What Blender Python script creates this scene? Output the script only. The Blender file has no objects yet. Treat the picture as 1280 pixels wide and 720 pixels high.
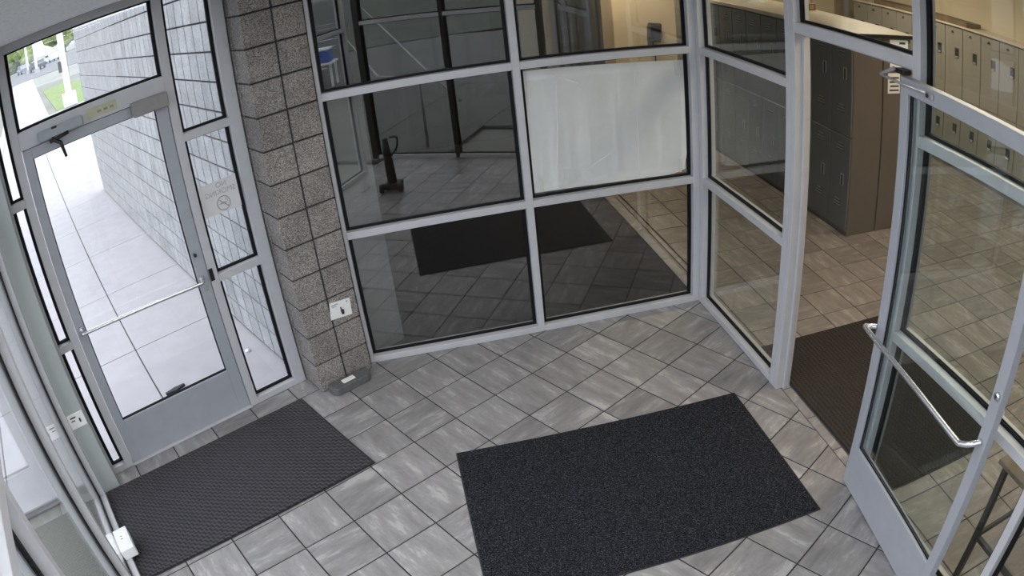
import bpy, bmesh, math, random
from mathutils import Vector, Matrix
random.seed(7)
sc = bpy.context.scene
PI = math.pi

# ------------------------------------------------------------------ camera (wide CCTV lens with barrel distortion)
cam_d = bpy.data.cameras.new('camera')
cam = bpy.data.objects.new('camera', cam_d); sc.collection.objects.link(cam)
sc.camera = cam
sc.render.engine = 'CYCLES'
cam_d.type = 'PANO'
cam_d.sensor_fit = 'HORIZONTAL'
cam_d.sensor_width = 36.0; cam_d.sensor_height = 20.25
cam_d.clip_start = 0.01; cam_d.clip_end = 2000
POLY = (0.039071556198117495, 6.707860561212197e-05, -1.783116492217601e-06, 3.561167369459372e-07)
for host in (cam_d, getattr(cam_d, 'cycles', None)):
    if host is None: continue
    try:
        host.panorama_type = 'FISHEYE_LENS_POLYNOMIAL'
        host.fisheye_fov = PI
        host.fisheye_polynomial_k0 = 0.0
        host.fisheye_polynomial_k1 = -POLY[0]
        host.fisheye_polynomial_k2 = -POLY[1]
        host.fisheye_polynomial_k3 = -POLY[2]
        host.fisheye_polynomial_k4 = -POLY[3]
    except Exception:
        pass
cr = (0.9757053, -0.1953061, -0.0992708); cu = (0.1774602, 0.4388143, 0.8808802); cf = (0.1284798, 0.8770961, -0.4628125)
cam.matrix_world = Matrix(((cr[0], cu[0], -cf[0], -1.95791), (cr[1], cu[1], -cf[1], -4.16758), (cr[2], cu[2], -cf[2], 2.57081), (0, 0, 0, 1)))

# ------------------------------------------------------------------ world: bright overcast daylight
w = bpy.data.worlds.new('overcast'); sc.world = w; w.use_nodes = True
nt = w.node_tree; nt.nodes.clear()
out = nt.nodes.new('ShaderNodeOutputWorld'); bg = nt.nodes.new('ShaderNodeBackground')
tc = nt.nodes.new('ShaderNodeTexCoord'); sep = nt.nodes.new('ShaderNodeSeparateXYZ'); ramp = nt.nodes.new('ShaderNodeValToRGB')
ramp.color_ramp.elements[0].position = 0.0; ramp.color_ramp.elements[0].color = (0.84, 0.88, 1.0, 1)
ramp.color_ramp.elements[1].position = 0.8; ramp.color_ramp.elements[1].color = (0.95, 0.96, 1.0, 1)
nt.links.new(tc.outputs['Generated'], sep.inputs[0]); nt.links.new(sep.outputs['Z'], ramp.inputs[0])
nt.links.new(ramp.outputs[0], bg.inputs[0]); bg.inputs[1].default_value = 2.9
nt.links.new(bg.outputs[0], out.inputs[0])

# exposure
sc.view_settings.view_transform = 'Standard'; sc.view_settings.look = 'None'
sc.view_settings.exposure = 0.0; sc.view_settings.gamma = 1.0
sc.view_settings.use_curve_mapping = False
sc.cycles.use_denoising = True
sc.cycles.max_bounces = 10; sc.cycles.transparent_max_bounces = 32; sc.cycles.glossy_bounces = 5
sc.cycles.sample_clamp_indirect = 6

LOBBY_W = 30.0     # warm lobby ceiling panels (watt each)
VEST_W = 18.0      # added cool fill panel in the vestibule
CEIL = 2.73

# ------------------------------------------------------------------ materials
def newmat(name):
    m = bpy.data.materials.new(name); m.use_nodes = True
    n = m.node_tree; b = n.nodes['Principled BSDF']
    return m, n, b
def N(n, t, **kw):
    x = n.nodes.new('ShaderNode' + t)
    for k, v in kw.items(): setattr(x, k, v)
    return x
def plain(name, col, rough=0.5, metal=0.0, var=0.06, scale=30.0, bump=0.0, bscale=200.0, spec=0.5, coat=0.0):
    """Principled with slight object-space mottling and an optional fine bump."""
    m, n, b = newmat(name)
    b.inputs['Roughness'].default_value = rough; b.inputs['Metallic'].default_value = metal
    b.inputs['Specular IOR Level'].default_value = spec
    tcn = N(n, 'TexCoord'); no = N(n, 'TexNoise'); no.inputs['Scale'].default_value = scale; no.inputs['Detail'].default_value = 4
    n.links.new(tcn.outputs['Object'], no.inputs['Vector'])
    cr_ = N(n, 'ValToRGB'); e = cr_.color_ramp.elements
    e[0].position = 0.3; e[1].position = 0.7
    e[0].color = (*[max(0, c * (1 - var)) for c in col], 1); e[1].color = (*[min(1, c * (1 + var)) for c in col], 1)
    n.links.new(no.outputs['Fac'], cr_.inputs[0]); n.links.new(cr_.outputs[0], b.inputs['Base Color'])
    if bump:
        n2 = N(n, 'TexNoise'); n2.inputs['Scale'].default_value = bscale; n2.inputs['Detail'].default_value = 3
        bp = N(n, 'Bump'); bp.inputs['Strength'].default_value = bump; bp.inputs['Distance'].default_value = 0.004
        n.links.new(tcn.outputs['Object'], n2.inputs['Vector'])
        n.links.new(n2.outputs['Fac'], bp.inputs['Height']); n.links.new(bp.outputs[0], b.inputs['Normal'])
    return m
def glass(name, tint=(0.95, 0.98, 0.97), ior=1.5, rough=0.0):
    """Clear sheet glass: Fresnel mix of a mirror and a tinted see-through."""
    m = bpy.data.materials.new(name); m.use_nodes = True; n = m.node_tree; n.nodes.clear()
    o = N(n, 'OutputMaterial'); mix = N(n, 'MixShader'); tr = N(n, 'BsdfTransparent'); gl = N(n, 'BsdfGlossy')
    fr = N(n, 'Fresnel'); ge = N(n, 'NewGeometry'); mi = N(n, 'Mix')
    mi.inputs['A'].default_value = ior; mi.inputs['B'].default_value = 1.0 / ior
    n.links.new(ge.outputs['Backfacing'], mi.inputs['Factor']); n.links.new(mi.outputs['Result'], fr.inputs['IOR'])
    tr.inputs[0].default_value = (*tint, 1); gl.inputs[0].default_value = (1, 1, 1, 1); gl.inputs['Roughness'].default_value = rough
    n.links.new(fr.outputs[0], mix.inputs[0]); n.links.new(tr.outputs[0], mix.inputs[1]); n.links.new(gl.outputs[0], mix.inputs[2])
    n.links.new(mix.outputs[0], o.inputs[0])
    return m

def tile_mat(name, c1, c2, c3, rough=0.42, turn=0.0):
    m, n, b = newmat(name)
    b.inputs['Roughness'].default_value = rough
    g = N(n, 'TexCoord'); oi = N(n, 'ObjectInfo'); cmb = N(n, 'CombineXYZ')
    ml = N(n, 'Math', operation='MULTIPLY'); ml.inputs[1].default_value = 37.0
    n.links.new(oi.outputs['Random'], ml.inputs[0])
    for i in range(3): n.links.new(ml.outputs[0], cmb.inputs[i])
    # the slate grain runs either way from tile to tile
    gt = N(n, 'Math', operation='GREATER_THAN'); gt.inputs[1].default_value = 0.5
    n.links.new(oi.outputs['Random'], gt.inputs[0])
    rot = N(n, 'VectorRotate', rotation_type='Z_AXIS'); ra = N(n, 'Math', operation='MULTIPLY'); ra.inputs[1].default_value = PI / 2
    ra2 = N(n, 'Math', operation='ADD'); ra2.inputs[1].default_value = turn
    n.links.new(gt.outputs[0], ra.inputs[0]); n.links.new(ra.outputs[0], ra2.inputs[0]); n.links.new(ra2.outputs[0], rot.inputs['Angle'])
    n.links.new(g.outputs['Object'], rot.inputs['Vector'])
    add = N(n, 'VectorMath', operation='ADD'); n.links.new(rot.outputs[0], add.inputs[0]); n.links.new(cmb.outputs[0], add.inputs[1])
    mp = N(n, 'Mapping'); mp.inputs['Scale'].default_value = (2.4, 9.5, 3.0)
    n.links.new(add.outputs[0], mp.inputs[0])
    no = N(n, 'TexNoise'); no.inputs['Scale'].default_value = 1.6; no.inputs['Detail'].default_value = 5; no.inputs['Roughness'].default_value = 0.6
    sk = N(n, 'TexNoise'); sk.inputs['Scale'].default_value = 34.0; sk.inputs['Detail'].default_value = 4; sk.inputs['Roughness'].default_value = 0.75
    mp2 = N(n, 'Mapping'); mp2.inputs['Scale'].default_value = (0.8, 2.2, 1.0); n.links.new(add.outputs[0], mp2.inputs[0]); n.links.new(mp2.outputs[0], sk.inputs['Vector'])
    skm = N(n, 'MapRange'); skm.inputs['To Min'].default_value = -0.17; skm.inputs['To Max'].default_value = 0.17; n.links.new(sk.outputs['Fac'], skm.inputs[0])
    sm = N(n, 'Math', operation='ADD'); n.links.new(no.outputs['Fac'], sm.inputs[0]); n.links.new(skm.outputs[0], sm.inputs[1])
    n.links.new(mp.outputs[0], no.inputs['Vector'])
    r = N(n, 'ValToRGB'); e = r.color_ramp.elements
    e[0].position = 0.25; e[0].color = (*c1, 1); e[1].position = 0.48; e[1].color = (*c2, 1)
    e2 = e.new(0.56); e2.color = (*[c * 1.12 for c in c2], 1); e3 = e.new(0.66); e3.color = (*c3, 1)
    n.links.new(sm.outputs[0], r.inputs[0])
    hs = N(n, 'HueSaturation'); vr = N(n, 'MapRange'); vr.inputs['To Min'].default_value = 0.84; vr.inputs['To Max'].default_value = 1.16
    n.links.new(oi.outputs['Random'], vr.inputs[0]); n.links.new(vr.outputs[0], hs.inputs['Value']); n.links.new(r.outputs[0], hs.inputs['Color'])
    # a warmer blush in part of every tile
    n3 = N(n, 'TexNoise'); n3.inputs['Scale'].default_value = 4.0; n.links.new(add.outputs[0], n3.inputs['Vector'])
    r3 = N(n, 'MapRange'); r3.inputs[1].default_value = 0.5; r3.inputs[2].default_value = 0.75; r3.inputs['To Max'].default_value = 0.35
    n.links.new(n3.outputs['Fac'], r3.inputs[0])
    mx = N(n, 'Mix', data_type='RGBA'); mx.blend_type = 'MULTIPLY'; mx.inputs['B'].default_value = (1.0, 0.90, 0.87, 1)
    n.links.new(r3.outputs[0], mx.inputs['Factor']); n.links.new(hs.outputs[0], mx.inputs['A'])
    n.links.new(mx.outputs['Result'], b.inputs['Base Color'])
    bp = N(n, 'Bump'); bp.inputs['Strength'].default_value = 0.35; bp.inputs['Distance'].default_value = 0.004
    n.links.new(sm.outputs[0], bp.inputs['Height']); n.links.new(bp.outputs[0], b.inputs['Normal'])
    return m
def speckle_mat(name, base, dark, light, rough=0.9, scale=230.0, big=6.0):
    """Ground-face concrete block: fine speckle over slow tone drift, different from block to block."""
    m, n, b = newmat(name); b.inputs['Roughness'].default_value = rough
    g = N(n, 'NewGeometry'); oi = N(n, 'ObjectInfo')
    v = N(n, 'TexVoronoi'); v.inputs['Scale'].default_value = scale; n.links.new(g.outputs['Position'], v.inputs['Vector'])
    sx = N(n, 'SeparateColor'); n.links.new(v.outputs['Color'], sx.inputs[0])
    r = N(n, 'ValToRGB'); e = r.color_ramp.elements
    e[0].position = 0.12; e[0].color = (*dark, 1); e[1].position = 0.9; e[1].color = (*light, 1); em = e.new(0.5); em.color = (*base, 1)
    n.links.new(sx.outputs[0], r.inputs[0])
    no = N(n, 'TexNoise'); no.inputs['Scale'].default_value = big; no.inputs['Detail'].default_value = 5; n.links.new(g.outputs['Position'], no.inputs['Vector'])
    ad = N(n, 'Math', operation='ADD'); vr = N(n, 'MapRange'); vr.inputs['To Min'].default_value = -0.10; vr.inputs['To Max'].default_value = 0.10
    n.links.new(oi.outputs['Random'], vr.inputs[0])
    nr = N(n, 'MapRange'); nr.inputs[1].default_value = 0.3; nr.inputs[2].default_value = 0.7; nr.inputs['To Min'].default_value = 0.85; nr.inputs['To Max'].default_value = 1.15
    n.links.new(no.outputs['Fac'], nr.inputs[0]); n.links.new(nr.outputs[0], ad.inputs[0]); n.links.new(vr.outputs[0], ad.inputs[1])
    hs = N(n, 'HueSaturation'); n.links.new(ad.outputs[0], hs.inputs['Value']); n.links.new(r.outputs[0], hs.inputs['Color'])
    n.links.new(hs.outputs[0], b.inputs['Base Color'])
    bp = N(n, 'Bump'); bp.inputs['Strength'].default_value = 0.5; bp.inputs['Distance'].default_value = 0.002
    n.links.new(sx.outputs[0], bp.inputs['Height']); n.links.new(bp.outputs[0], b.inputs['Normal'])
    return m
def ribbed_mat(name, base, dark, angle, pitch=0.026, wob=0.005):
    """Rubber-backed entrance mat with wavy raised ribs."""
    m, n, b = newmat(name); b.inputs['Roughness'].default_value = 0.75
    g = N(n, 'TexCoord'); rot = N(n, 'VectorRotate', rotation_type='Z_AXIS'); rot.inputs['Angle'].default_value = angle
    n.links.new(g.outputs['Object'], rot.inputs['Vector'])
    sp = N(n, 'SeparateXYZ'); n.links.new(rot.outputs[0], sp.inputs[0])
    sx = N(n, 'Math', operation='MULTIPLY'); sx.inputs[1].default_value = 2 * PI / 0.034
    n.links.new(sp.outputs['X'], sx.inputs[0])
    si = N(n, 'Math', operation='SINE'); n.links.new(sx.outputs[0], si.inputs[0])
    sc_ = N(n, 'Math', operation='MULTIPLY'); sc_.inputs[1].default_value = wob; n.links.new(si.outputs[0], sc_.inputs[0])
    ad = N(n, 'Math', operation='ADD'); n.links.new(sc_.outputs[0], ad.inputs[0]); n.links.new(sp.outputs['Y'], ad.inputs[1])
    s2 = N(n, 'Math', operation='MULTIPLY'); s2.inputs[1].default_value = 2 * PI / pitch; n.links.new(ad.outputs[0], s2.inputs[0])
    s3 = N(n, 'Math', operation='SINE'); n.links.new(s2.outputs[0], s3.inputs[0])
    mr = N(n, 'MapRange'); mr.inputs[1].default_value = -1; mr.inputs[2].default_value = 0.6; n.links.new(s3.outputs[0], mr.inputs[0])
    mx = N(n, 'Mix', data_type='RGBA'); mx.inputs['A'].default_value = (*dark, 1); mx.inputs['B'].default_value = (*base, 1)
    n.links.new(mr.outputs[0], mx.inputs['Factor']); n.links.new(mx.outputs['Result'], b.inputs['Base Color'])
    bp = N(n, 'Bump'); bp.inputs['Strength'].default_value = 0.9; bp.inputs['Distance'].default_value = 0.006
    n.links.new(mr.outputs[0], bp.inputs['Height']); n.links.new(bp.outputs[0], b.inputs['Normal'])
    return m

M = {}
M['alu'] = plain('clear_anodised_aluminium', (0.49, 0.49, 0.505), 0.45, 0.15, 0.04, 12)
M['alu_door'] = plain('door_aluminium', (0.35, 0.36, 0.39), 0.45, 0.15, 0.04, 10)
M['chrome'] = plain('satin_bar_metal', (0.66, 0.66, 0.67), 0.25, 0.85, 0.03)
M['gasket'] = plain('black_glazing_gasket', (0.006, 0.006, 0.007), 0.6, 0, 0.1, spec=0.2)
M['glass'] = glass('clear_glass', (0.93, 0.96, 0.955), 1.52)
M['glass_back'] = glass('dark_reflective_glass', (0.84, 0.85, 0.84), 1.95)
M['glass_out'] = glass('exterior_glass', (0.93, 0.955, 0.965), 1.5)
M['tile'] = tile_mat('vestibule_slate_tile', (0.165, 0.155, 0.152), (0.232, 0.221, 0.220), (0.37, 0.352, 0.345), 0.42, -math.radians(30.2))
M['tile_lobby'] = tile_mat('warm_lit_slate_tile', (0.175, 0.154, 0.143), (0.235, 0.212, 0.196), (0.35, 0.318, 0.295))  # same slate as the vestibule, warm lobby light tinted into the colour
M['grout'] = plain('dark_grout', (0.036, 0.032, 0.030), 0.95, 0, 0.15)
M['block'] = speckle_mat('brown_grey_block', (0.215, 0.192, 0.175), (0.105, 0.093, 0.086), (0.36, 0.33, 0.305))
M['block_out'] = speckle_mat('pale_exterior_block', (0.34, 0.34, 0.345), (0.27, 0.27, 0.275), (0.41, 0.41, 0.415), scale=160)
M['mortar'] = plain('dark_mortar', (0.035, 0.03, 0.028), 0.95)
M['mortar_out'] = plain('dark_joint_mortar', (0.03, 0.03, 0.032), 0.95)  # dark mortar colour for the outer wall joints
M['concrete'] = plain('pale_concrete', (0.44, 0.42, 0.44), 0.85, 0, 0.05, 5, 0.2, 120)
M['soil'] = plain('joint_filler', (0.12, 0.115, 0.12), 0.95)
M['ceil'] = plain('textured_ceiling', (0.76, 0.78, 0.80), 0.95, 0, 0.14, 60, 0.8, 90)
M['tan'] = plain('tan_painted_wall', (0.55, 0.47, 0.34), 0.8, 0, 0.02, 3)
M['tan_dark'] = plain('tan_column_paint', (0.36, 0.30, 0.22), 0.8, 0, 0.02, 3)
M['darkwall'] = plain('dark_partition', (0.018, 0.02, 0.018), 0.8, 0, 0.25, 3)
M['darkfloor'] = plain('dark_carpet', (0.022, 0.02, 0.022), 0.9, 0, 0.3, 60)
M['pale'] = plain('pale_grey_partition', (0.22, 0.23, 0.225), 0.7, 0, 0.03, 4)
M['post'] = plain('greenish_white_paint', (0.36, 0.39, 0.38), 0.6, 0, 0.02, 4)
M['white'] = plain('white_plastic', (0.78, 0.78, 0.76), 0.45, 0, 0.02)
M['paper'] = plain('white_paper', (0.90, 0.92, 0.91), 0.8, 0, 0.03, 4)
M['tape'] = plain('clear_tape', (0.55, 0.57, 0.52), 0.35, 0, 0.02)
M['ink'] = plain('black_ink', (0.02, 0.02, 0.02), 0.7)
M['faint_ink'] = plain('faded_grey_ink', (0.36, 0.35, 0.36), 0.7)
M['sign'] = plain('sticker_back', (0.62, 0.61, 0.61), 0.6, 0, 0.02)
M['black'] = plain('black_rubber', (0.012, 0.012, 0.013), 0.55)
M['blackmetal'] = plain('black_powder_coat', (0.014, 0.012, 0.012), 0.4, 0.2)
M['brown_top'] = plain('brown_laminate', (0.16, 0.115, 0.07), 0.4, 0, 0.15, 10)
M['mat_left'] = ribbed_mat('charcoal_ribbed_mat', (0.046, 0.042, 0.049), (0.010, 0.009, 0.012), math.radians(42), 0.03, 0.006)
M['mat_lobby'] = ribbed_mat('brown_ribbed_mat', (0.024, 0.017, 0.015), (0.008, 0.006, 0.005), PI / 2, 0.03, 0.003)
M['rubber_edge'] = plain('mat_rubber_edge', (0.016, 0.016, 0.018), 0.6)
M['locker'] = plain('dark_locker_enamel', (0.13, 0.132, 0.128), 0.42, 0.0, 0.04, 3)
M['locker_side'] = plain('brown_grey_locker_side', (0.125, 0.108, 0.09), 0.45, 0.0, 0.03, 3)
M['locker_far'] = plain('beige_locker_enamel', (0.28, 0.262, 0.225), 0.45, 0.0, 0.03, 3)
M['locker_dark'] = plain('locker_recess', (0.03, 0.028, 0.025), 0.5)
M['steel'] = plain('bright_steel', (0.5, 0.5, 0.48), 0.3, 0.6)
M['louver'] = plain('highlight_enamel', (0.24, 0.24, 0.22), 0.4)  # lighter tone paints the highlight on louver lips and handle rims
M['wood'] = plain('pale_wood_top', (0.62, 0.54, 0.42), 0.35, 0, 0.08, 6)
M['grass'] = plain('lawn_grass', (0.22, 0.29, 0.11), 0.95, 0, 0.2, 3)
M['field'] = plain('dry_ground', (0.24, 0.24, 0.21), 0.95, 0, 0.15, 0.2)
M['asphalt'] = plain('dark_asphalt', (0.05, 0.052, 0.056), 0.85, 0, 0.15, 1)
M['leaf'] = plain('tree_foliage', (0.27, 0.34, 0.14), 0.9, 0, 0.4, 2.0)
M['bark'] = plain('tree_bark', (0.12, 0.09, 0.07), 0.9)
M['car_white'] = plain('white_car_paint', (0.75, 0.76, 0.78), 0.25)
M['car_grey'] = plain('grey_car_paint', (0.20, 0.22, 0.25), 0.25)
M['car_dark'] = plain('dark_car_paint', (0.05, 0.06, 0.08), 0.2)
M['window_dark'] = plain('car_window', (0.02, 0.025, 0.03), 0.1)
M['blue'] = plain('blue_plastic', (0.03, 0.10, 0.42), 0.45)
M['closer'] = plain('taupe_closer_cover', (0.25, 0.235, 0.23), 0.5)
M['operator'] = plain('grey_operator_cover', (0.30, 0.33, 0.35), 0.45)
M['yellow_label'] = plain('faded_yellow_label', (0.46, 0.46, 0.30), 0.6)
M['device'] = plain('dark_grey_stone_box', (0.10, 0.098, 0.10), 0.85, 0, 0.2, 60, 0.4)
def carpet():
    m, n, b = newmat('black_blue_carpet'); b.inputs['Roughness'].default_value = 1.0; b.inputs['Specular IOR Level'].default_value = 0.1
    g = N(n, 'TexCoord'); v = N(n, 'TexNoise'); v.inputs['Scale'].default_value = 170; v.inputs['Detail'].default_value = 3; v.inputs['Roughness'].default_value = 0.7
    n.links.new(g.outputs['Object'], v.inputs['Vector'])
    r = N(n, 'ValToRGB'); e = r.color_ramp.elements
    e[0].position = 0.38; e[0].color = (0.004, 0.0045, 0.006, 1); e[1].position = 0.72; e[1].color = (0.11, 0.115, 0.13, 1); q = e.new(0.52); q.color = (0.017, 0.018, 0.023, 1)
    n.links.new(v.outputs['Fac'], r.inputs[0]); n.links.new(r.outputs[0], b.inputs['Base Color'])
    bp = N(n, 'Bump'); bp.inputs['Strength'].default_value = 1.0; bp.inputs['Distance'].default_value = 0.006
    n.links.new(v.outputs['Fac'], bp.inputs['Height']); n.links.new(bp.outputs[0], b.inputs['Normal'])
    return m
M['carpet'] = carpet()

# ------------------------------------------------------------------ object helpers
def tag(o, label=None, cat=None, group=None, kind=None):
    if label: o['label'] = label
    if cat: o['category'] = cat
    if group: o['group'] = group
    if kind: o['kind'] = kind
    return o
def link(name, mesh, parent=None, mat=None):
    o = bpy.data.objects.new(name, mesh); sc.collection.objects.link(o)
    if parent is not None: o.parent = parent
    if mat is not None and mesh is not None and len(mesh.materials) == 0: mesh.materials.append(mat)
    return o
def root(name, loc=(0, 0, 0), rz=0.0, **kw):
    o = bpy.data.objects.new(name, None); sc.collection.objects.link(o)
    o.empty_display_size = 0.1
    o.location = loc; o.rotation_euler = (0, 0, rz)
    return tag(o, **kw)
def bm_box(bm, lo, hi):
    vs = [bm.verts.new((x, y, z)) for x in (lo[0], hi[0]) for y in (lo[1], hi[1]) for z in (lo[2], hi[2])]
    for f in ((0, 1, 3, 2), (4, 6, 7, 5), (0, 4, 5, 1), (2, 3, 7, 6), (0, 2, 6, 4), (1, 5, 7, 3)):
        bm.faces.new([vs[i] for i in f])
    return vs
def finish(bm, name, bevel=0.0, segs=1, smooth=False):
    bmesh.ops.recalc_face_normals(bm, faces=bm.faces)
    if bevel: bmesh.ops.bevel(bm, geom=list(bm.edges), offset=bevel, segments=segs, affect='EDGES', profile=0.5)
    me = bpy.data.meshes.new(name); bm.to_mesh(me); bm.free()
    if smooth:
        for p in me.polygons: p.use_smooth = True
    return me
def box(name, lo, hi, mat, parent=None, bevel=0.0015, segs=1):
    bm = bmesh.new(); bm_box(bm, lo, hi)
    return link(name, finish(bm, name, bevel, segs), parent, mat)
def boxes(name, lst, mat, parent=None, bevel=0.0):
    bm = bmesh.new()
    for lo, hi in lst: bm_box(bm, lo, hi)
    return link(name, finish(bm, name, bevel), parent, mat)
def bm_prism(bm, pts, z0, z1):
    a = [bm.verts.new((p[0], p[1], z0)) for p in pts]; b = [bm.verts.new((p[0], p[1], z1)) for p in pts]
    bm.faces.new(a[::-1]); bm.faces.new(b)
    for i in range(len(pts)):
        j = (i + 1) % len(pts); bm.faces.new((a[i], a[j], b[j], b[i]))
def prism(name, pts, z0, z1, mat, parent=None, bevel=0.0):
    bm = bmesh.new(); bm_prism(bm, pts, z0, z1)
    return link(name, finish(bm, name, bevel), parent, mat)
def bm_tube(bm, pts, r, n=10, closed=False):
    pts = [Vector(p) for p in pts]; rings = []
    rs = r if isinstance(r, (list, tuple)) else [r] * len(pts)
    for i, p in enumerate(pts):
        if closed: d = pts[(i + 1) % len(pts)] - pts[i - 1]
        else: d = pts[min(i + 1, len(pts) - 1)] - pts[max(i - 1, 0)]
        d.normalize(); a = d.orthogonal().normalized()
        if rings:
            a = (pa - d * pa.dot(d)).normalized()
        pa = a; b = d.cross(a)
        rings.append([bm.verts.new(p + (a * math.cos(t) + b * math.sin(t)) * rs[i]) for t in [2 * PI * k / n for k in range(n)]])
    m = len(rings)
    for i in range(m if closed else m - 1):
        A, B = rings[i], rings[(i + 1) % m]
        for k in range(n): bm.faces.new((A[k], A[(k + 1) % n], B[(k + 1) % n], B[k]))
    if not closed: bm.faces.new(rings[0][::-1]); bm.faces.new(rings[-1])
def tube(name, pts, r, mat, parent=None, n=10, closed=False):
    bm = bmesh.new(); bm_tube(bm, pts, r, n, closed)
    return link(name, finish(bm, name, 0, 1, True), parent, mat)
def curve_pts(pts, k=6):
    """Catmull-Rom through the points."""
    P = [Vector(p) for p in pts]; P = [P[0] * 2 - P[1]] + P + [P[-1] * 2 - P[-2]]; o = []
    for i in range(1, len(P) - 2):
        for j in range(k):
            t = j / k; a, b, c, d = P[i - 1:i + 3]
            o.append(0.5 * ((2 * b) + (c - a) * t + (2 * a - 5 * b + 4 * c - d) * t * t + (3 * b - a - 3 * c + d) * t ** 3))
    o.append(P[-2]); return o
def clip_poly(poly, planes):
    """planes: (nx, ny, d) keeping nx*x+ny*y <= d"""
    for nx, ny, d in planes:
        res = []
        for i in range(len(poly)):
            p, q = poly[i], poly[(i + 1) % len(poly)]
            a = nx * p[0] + ny * p[1] - d; b = nx * q[0] + ny * q[1] - d
            if a <= 0: res.append(p)
            if (a < 0 < b) or (b < 0 < a):
                t = a / (a - b); res.append((p[0] + t * (q[0] - p[0]), p[1] + t * (q[1] - p[1])))
        poly = res
        if len(poly) < 3: return []
    return poly
def area(p): return abs(sum(p[i][0] * p[(i + 1) % len(p)][1] - p[(i + 1) % len(p)][0] * p[i][1] for i in range(len(p)))) / 2
def text_mesh(s, size, depth=0.0006, align='CENTER'):
    cu_ = bpy.data.curves.new('txt', 'FONT'); cu_.body = s; cu_.size = size; cu_.extrude = depth; cu_.align_x = align; cu_.align_y = 'CENTER'
    o = bpy.data.objects.new('txt', cu_); sc.collection.objects.link(o)
    dg = bpy.context.evaluated_depsgraph_get(); me = bpy.data.meshes.new_from_object(o.evaluated_get(dg))
    bpy.data.objects.remove(o); return me

# ------------------------------------------------------------------ plan: E = exterior door wall frame
R30 = math.radians(30)
E0 = Vector((-3.05, -0.20)); EU = Vector((math.cos(R30), math.sin(R30))); EN = Vector((-math.sin(R30), math.cos(R30)))
def Ew(s, n): p = E0 + EU * s + EN * n; return (p.x, p.y)
L0 = Vector((-4.17, -1.04)); LA = math.radians(-60); LU = Vector((math.cos(LA), math.sin(LA))); LN = Vector((LU.y, -LU.x))  # LN points outdoors
F0 = Vector((-1.97, -4.68)); FN = Vector((EN.x, EN.y)) * -1.0   # front wall, outdoors is -EN
# half planes that bound the vestibule floor
vest = [(1, 0, 0.036), (0, 1, 0.05), (EN.x, EN.y, EN.dot(E0) + 0.05), (LN.x, LN.y, LN.dot(L0) + 0.05), (FN.x, FN.y, FN.dot(F0) + 0.05)]

# ------------------------------------------------------------------ floors
def big_rect(x0, x1, y0, y1): return [(x0, y0), (x1, y0), (x1, y1), (x0, y1)]
base = prism('floor', clip_poly(big_rect(-8, 3, -8, 3), vest[:0] + [(1, 0, 0.10)] + vest[1:]), -0.06, -0.0035, M['grout'])
tag(base, 'grey stone tiled vestibule floor laid at an angle to the glass wall', 'floor', kind='structure')
TT = 0.30527; al = 1.04306157; ca, sa = math.cos(al), math.sin(al)
def lat(a, b): return (-2.02962559 + TT * (a * ca + b * sa), -0.5100014 + TT * (-a * sa + b * ca))
g = 0.0042 / TT / 1.0
def tile_mesh(poly, cx, cy, name='tile', h=0.009):
    bm = bmesh.new(); bm_prism(bm, [(p[0] - cx, p[1] - cy) for p in poly], -h, 0)
    bmesh.ops.bevel(bm, geom=[e for e in bm.edges if all(v.co.z > -1e-6 for v in e.verts)], offset=0.0015, segments=1, affect='EDGES')
    bmesh.ops.recalc_face_normals(bm, faces=bm.faces)
    me = bpy.data.meshes.new(name); bm.to_mesh(me); bm.free(); return me
shared = None
for a in range(-20, 22):
    for b in range(-20, 22):
        q = [lat(a + g, b + g), lat(a + 1 - g, b + g), lat(a + 1 - g, b + 1 - g), lat(a + g, b + 1 - g)]
        c = clip_poly(q, vest)
        if len(c) < 3 or area(c) < 0.002: continue
        cx, cy = lat(a + .5, b + .5)
        full = abs(area(c) - area(q)) < 1e-7
        if full:
            if shared is None: shared = tile_mesh(q, cx, cy)
            me = shared
        else: me = tile_mesh(c, cx, cy)
        o = link('tile', me, base, M['tile']); o.location = (cx, cy, random.uniform(-0.0006, 0.0006))
# threshold strip between the vestibule tiles and the lobby
for k in range(12):
    y1 = 0.05 - 0.02 - 0.31 * k; y0 = y1 - 0.305
    if y0 < -3.45: break
    o = link('threshold_tile', tile_mesh([(0.041, y0), (0.10, y0), (0.10, y1), (0.041, y1)], 0.07, (y0 + y1) / 2), base, M['tile']); o.location = (0.07, (y0 + y1) / 2, 0)

lob = prism('floor', big_rect(0.10, 4.95, -5.6, 5.35), -0.06, -0.0035, M['grout'])
tag(lob, 'slate tiled lobby floor beyond the glass wall, warm light tinted in', 'floor', kind='structure')
sh = None; cells = []
for i in range(-3, 14):
    for j in range(-18, 18):
        x0 = 0.77 + 0.305 * i; y0 = -0.235 + 0.305 * j
        c = clip_poly([(x0 + .0035, y0 + .0035), (x0 + .3015, y0 + .0035), (x0 + .3015, y0 + .3015), (x0 + .0035, y0 + .3015)], [(-1, 0, -0.155 if y0 > 0 else -0.103), (1, 0, 4.9), (0, 1, 5.3)])
        if len(c) < 3 or area(c) < .002: continue
        cells.append((math.hypot(x0 + 1.96, y0 + 4.17), x0, y0, c))
cells.sort(key=lambda t: t[0] + (50 if t[2] < -3.4 else 0))
rest = bmesh.new()
for n_, (d, x0, y0, c) in enumerate(cells):
    cx, cy = x0 + .1525, y0 + .1525
    if n_ < 285:
        if area(c) > 0.0887:
            if sh is None: sh = tile_mesh(c, cx, cy)
            me = sh
        else: me = tile_mesh(c, cx, cy)
        o = link('tile', me, lob, M['tile_lobby']); o.location = (cx, cy, random.uniform(-.0006, .0006))
    else: bm_prism(rest, c, -0.009, 0)
tag(link('far_tiles', finish(rest, 'far_tiles'), lob, M['tile_lobby']), kind='stuff')
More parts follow.
